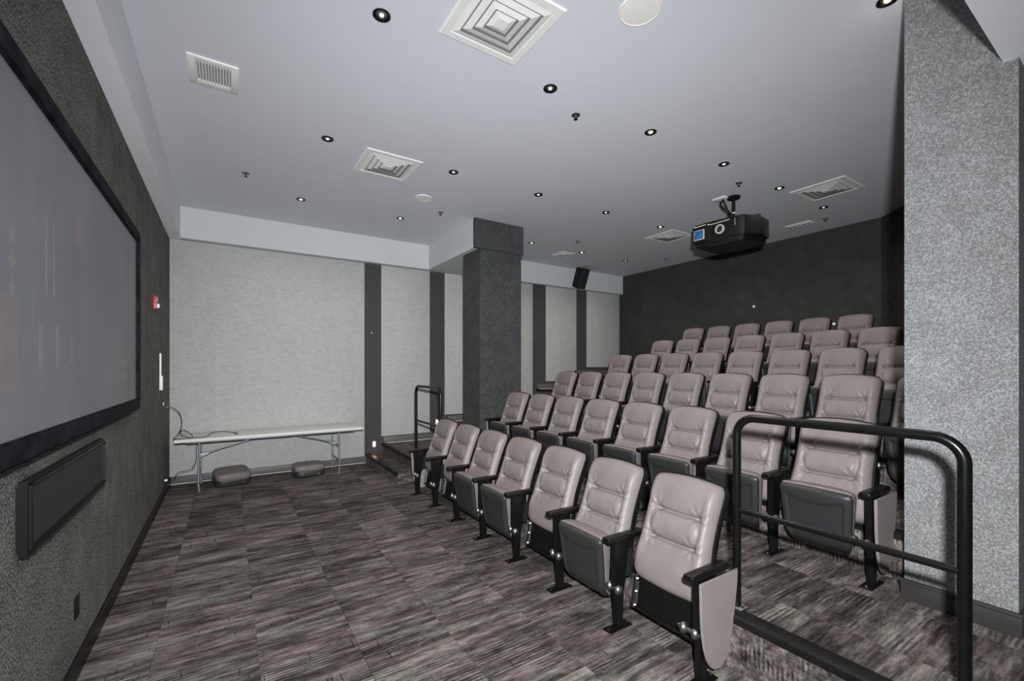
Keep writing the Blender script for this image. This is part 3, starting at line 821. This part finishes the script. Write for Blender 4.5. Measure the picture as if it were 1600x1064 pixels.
# square louvred diffusers
def ring_frustum(bm, s0, z0, s1, z1, th=0.004):
    def sq(s, z): return [bm.verts.new((a*s, b*s, z)) for a, b in ((-1, -1), (1, -1), (1, 1), (-1, 1))]
    a, b_, c, d_ = sq(s0, z0), sq(s1, z1), sq(s1-th, z1), sq(s0-th, z0+th*0.5)
    for p, q in ((a, b_), (b_, c), (c, d_), (d_, a)):
        for k in range(4): bm.faces.new((p[k], p[(k+1) % 4], q[(k+1) % 4], q[k]))
DIFFD = plain('duct_dark', (0.22, 0.22, 0.22), 0.7)
def diffuser(x, y, half, label):
    k = half/0.31
    r = tag(empty('air_diffuser', (x, y, ZC)), label, 'air vent', 'square ceiling air diffusers')
    bm = bmesh.new(); add_box(bm, (-0.25*k, -0.25*k, -0.002), (0.25*k, 0.25*k, 0.0))
    obj('duct_back', mesh_of('duct_back', bm, DIFFD, False), r)
    bm = bmesh.new(); ring_frustum(bm, 0.31*k, -0.002, 0.300*k, -0.012, 0.050*k)
    obj('frame', mesh_of('frame', bm, WHITEM, False), r)
    # nested flared cones: each widens downwards, a thin slot is left between one and the next
    for s0, s1, z0, z1 in ((0.252, 0.206, -0.006, -0.017), (0.188, 0.146, -0.008, -0.019), (0.128, 0.092, -0.010, -0.021)):
        bm = bmesh.new(); ring_frustum(bm, s0*k, z0, s1*k, z1, 0.004)
        obj('louver', mesh_of('louver', bm, WHITEM, False), r)
    bm = bmesh.new(); ring_frustum(bm, 0.074*k, -0.012, 0.040*k, -0.022, 0.004); add_box(bm, (-0.041*k, -0.041*k, -0.024), (0.041*k, 0.041*k, -0.020))
    obj('centre_plate', mesh_of('centre_plate', bm, WHITEM, False), r)
diffuser(1.545, 2.525, 0.315, 'large white square air diffuser at the top of the picture')
diffuser(1.553, 5.045, 0.315, 'white square air diffuser in the middle of the ceiling above the table')
diffuser(6.585, 2.60, 0.315, 'white square air diffuser near the right pillar')
diffuser(6.60, 5.05, 0.30, 'white square air diffuser just left of the projector')
diffuser(5.79, 7.01, 0.17, 'small white square air diffuser near the far soffit')
# slatted return vent
vt = tag(empty('slatted_vent', (-0.09, 4.215, ZC)), 'white slatted vent near the screen wall soffit', 'air vent')
box('duct_back', (-0.14, -0.17, -0.003), (0.14, 0.17, 0.0), DIFFD, vt)
for lo, hi in (((-0.165, -0.19, -0.014), (-0.115, 0.19, 0.0)), ((0.115, -0.19, -0.014), (0.165, 0.19, 0.0)), ((-0.115, -0.19, -0.014), (0.115, -0.125, 0.0)), ((-0.115, 0.125, -0.014), (0.115, 0.19, 0.0))):
    box('frame_bar', lo, hi, WHITEM, vt, 0.003)
slat = bmesh.new(); add_box(slat, (-0.0045, -0.125, -0.012), (0.0045, 0.125, 0.006)); slat = mesh_of('slat', slat, WHITEM, False)
for k in range(12): obj('slat', slat, vt, (-0.106+k*0.0193, 0, -0.004), (0, 0.35, 0))
# flush panel near the back
ap = tag(empty('ceiling_grille', (7.84, 3.47, ZC)), 'small flat white grille on the ceiling near the back wall', 'air vent')
box('frame', (-0.11, -0.19, -0.010), (0.11, 0.19, 0.0), WHITEM, ap, 0.003)
for k in range(5): box('slat', (-0.09, -0.155+k*0.07, -0.016), (0.09, -0.125+k*0.07, -0.010), WHITEM, ap)

# ------------------------------------------------------------------ projector
PX, PY, PZ = 5.55, 3.36, 3.36
pj = tag(empty('projector', (5.80, 3.36, ZC)), 'black ceiling projector with round lens and blue window', 'projector')
def PL(x, y, z): return (x-5.80, y-3.36, z-ZC)
# body: outline in plan (x toward back, y lateral), faces the screen
out = [(5.47, 3.80), (5.47, 3.60), (5.53, 3.55), (5.53, 3.20), (5.57, 3.12), (5.80, 3.02), (6.05, 3.06), (6.12, 3.20), (6.12, 3.72), (6.02, 3.82)]
prism('body', [PL(a, b, 0)[:2] for a, b in out], 'z', 3.40-ZC, 3.68-ZC, SHELL, pj, 0.025)
out2 = [(a*0.94+5.80*0.06, b*0.92+3.4*0.08) for a, b in out]
prism('lower_cover', [PL(a, b, 0)[:2] for a, b in out2], 'z', 3.355-ZC, 3.40-ZC, SHELL, pj, 0.015)
prism('trim_line', [PL(a-0.004, b, 0)[:2] for a, b in ((5.47, 3.78), (5.47, 3.605), (5.53, 3.55), (5.53, 3.30), (5.56, 3.30), (5.56, 3.56), (5.50, 3.62), (5.50, 3.78))], 'z', 3.640-ZC, 3.652-ZC, CREAM, pj, smooth=False)
bw = boxc('filter_window', PL(5.462, 3.695, 3.525), (0.02, 0.155, 0.135), CREAM, pj, 0.004)
boxc('blue_glass', (-0.008, 0, 0), (0.012, 0.135, 0.115), BLUEG, bw, 0.002)
lr = obj('lens_ring', lathe_mesh('lens_ring', [(0.048, 0.0), (0.060, 0.0), (0.064, 0.006), (0.060, 0.030), (0.046, 0.030), (0.046, 0.0)], CREAM, 32), pj, PL(5.535, 3.43, 3.55), (0, -PI/2, 0))
obj('lens', lathe_mesh('lens', [(0, 0.020), (0.02, 0.018), (0.038, 0.010), (0.047, 0.0)], LENS, 28), lr)
boxc('label_plate', PL(5.545, 3.20, 3.60), (0.008, 0.062, 0.095), CREAM, pj, 0.001, rot=(0, 0, 0.45))
tube('knob', [PL(5.86, 3.12, 3.67), PL(5.86, 3.12, 3.71)], 0.05, BLACK, pj, 16)
tube('mount_pole', [PL(5.80, 3.40, 3.66), PL(5.80, 3.40, 4.0)], 0.020, BLACK, pj, 14)
obj('mount_flange', lathe_mesh('mount_flange', [(0, -0.030), (0.075, -0.030), (0.082, -0.024), (0.082, 0.0)], BLACK, 28), pj, PL(5.80, 3.40, ZC))
boxc('ceiling_plate', PL(5.72, 3.53, 4.022), (0.14, 0.18, 0.016), WHITEM, pj, 0.003)
tube('pole_clamp', [PL(5.80, 3.40, 3.80), PL(5.80, 3.40, 3.815)], 0.023, WHITEM, pj, 14)
tube('cable', smooth_path([PL(5.74, 3.52, 4.01), PL(5.70, 3.53, 3.95), PL(5.72, 3.50, 3.89), PL(5.77, 3.44, 3.82), PL(5.775, 3.42, 3.72), PL(5.80, 3.44, 3.67)], 6), 0.013, BLACK, pj, 8)
tube('cable', smooth_path([PL(5.71, 3.50, 4.01), PL(5.74, 3.48, 3.93), PL(5.76, 3.46, 3.85), PL(5.765, 3.44, 3.75), PL(5.78, 3.46, 3.67)], 6), 0.011, BLACK, pj, 8)

# ------------------------------------------------------------------ surround speakers
def surround(loc, rot, label, size=(0.25, 0.20, 0.46)):
    r = tag(empty('surround_speaker', loc, rot), label, 'speaker', 'black surround speakers')
    boxc('cabinet', (0, 0, 0), size, BLACK, r, 0.010)
    boxc('grille', (0, -size[1]/2-0.006, 0), (size[0]*0.94, 0.016, size[2]*0.95), GRILL, r, 0.005)
    boxc('bracket', (0, size[1]/2+0.02, 0), (0.08, 0.06, 0.10), BLACK, r, 0.004)
    return r
surround((6.93, 7.76, 3.79), (math.radians(22), 0, 0), 'tilted black surround speaker on the far soffit')
surround((4.20, 7.0, 3.80), (math.radians(22), 0, math.radians(90)), 'black surround speaker half hidden behind the dark column', (0.22, 0.14, 0.36))
# small white buttons on the back wall
for (y, z), lab in zip(((4.58, 2.875), (3.25, 2.43)), ('tiny white sensor high on the dark back wall', 'tiny white sensor just above the last row of chairs')):
    r = tag(empty('wall_sensor', (XB, y, z), (0, -PI/2, 0)), lab, 'sensor', 'white back wall sensors')
    obj('base', lathe_mesh('base', [(0.024, 0.0), (0.024, 0.010), (0.018, 0.014), (0, 0.015)], WHITEP, 16), r)
    obj('eye', lathe_mesh('eye', [(0.009, 0.012), (0.007, 0.020), (0, 0.022)], WHITEM, 12), r)
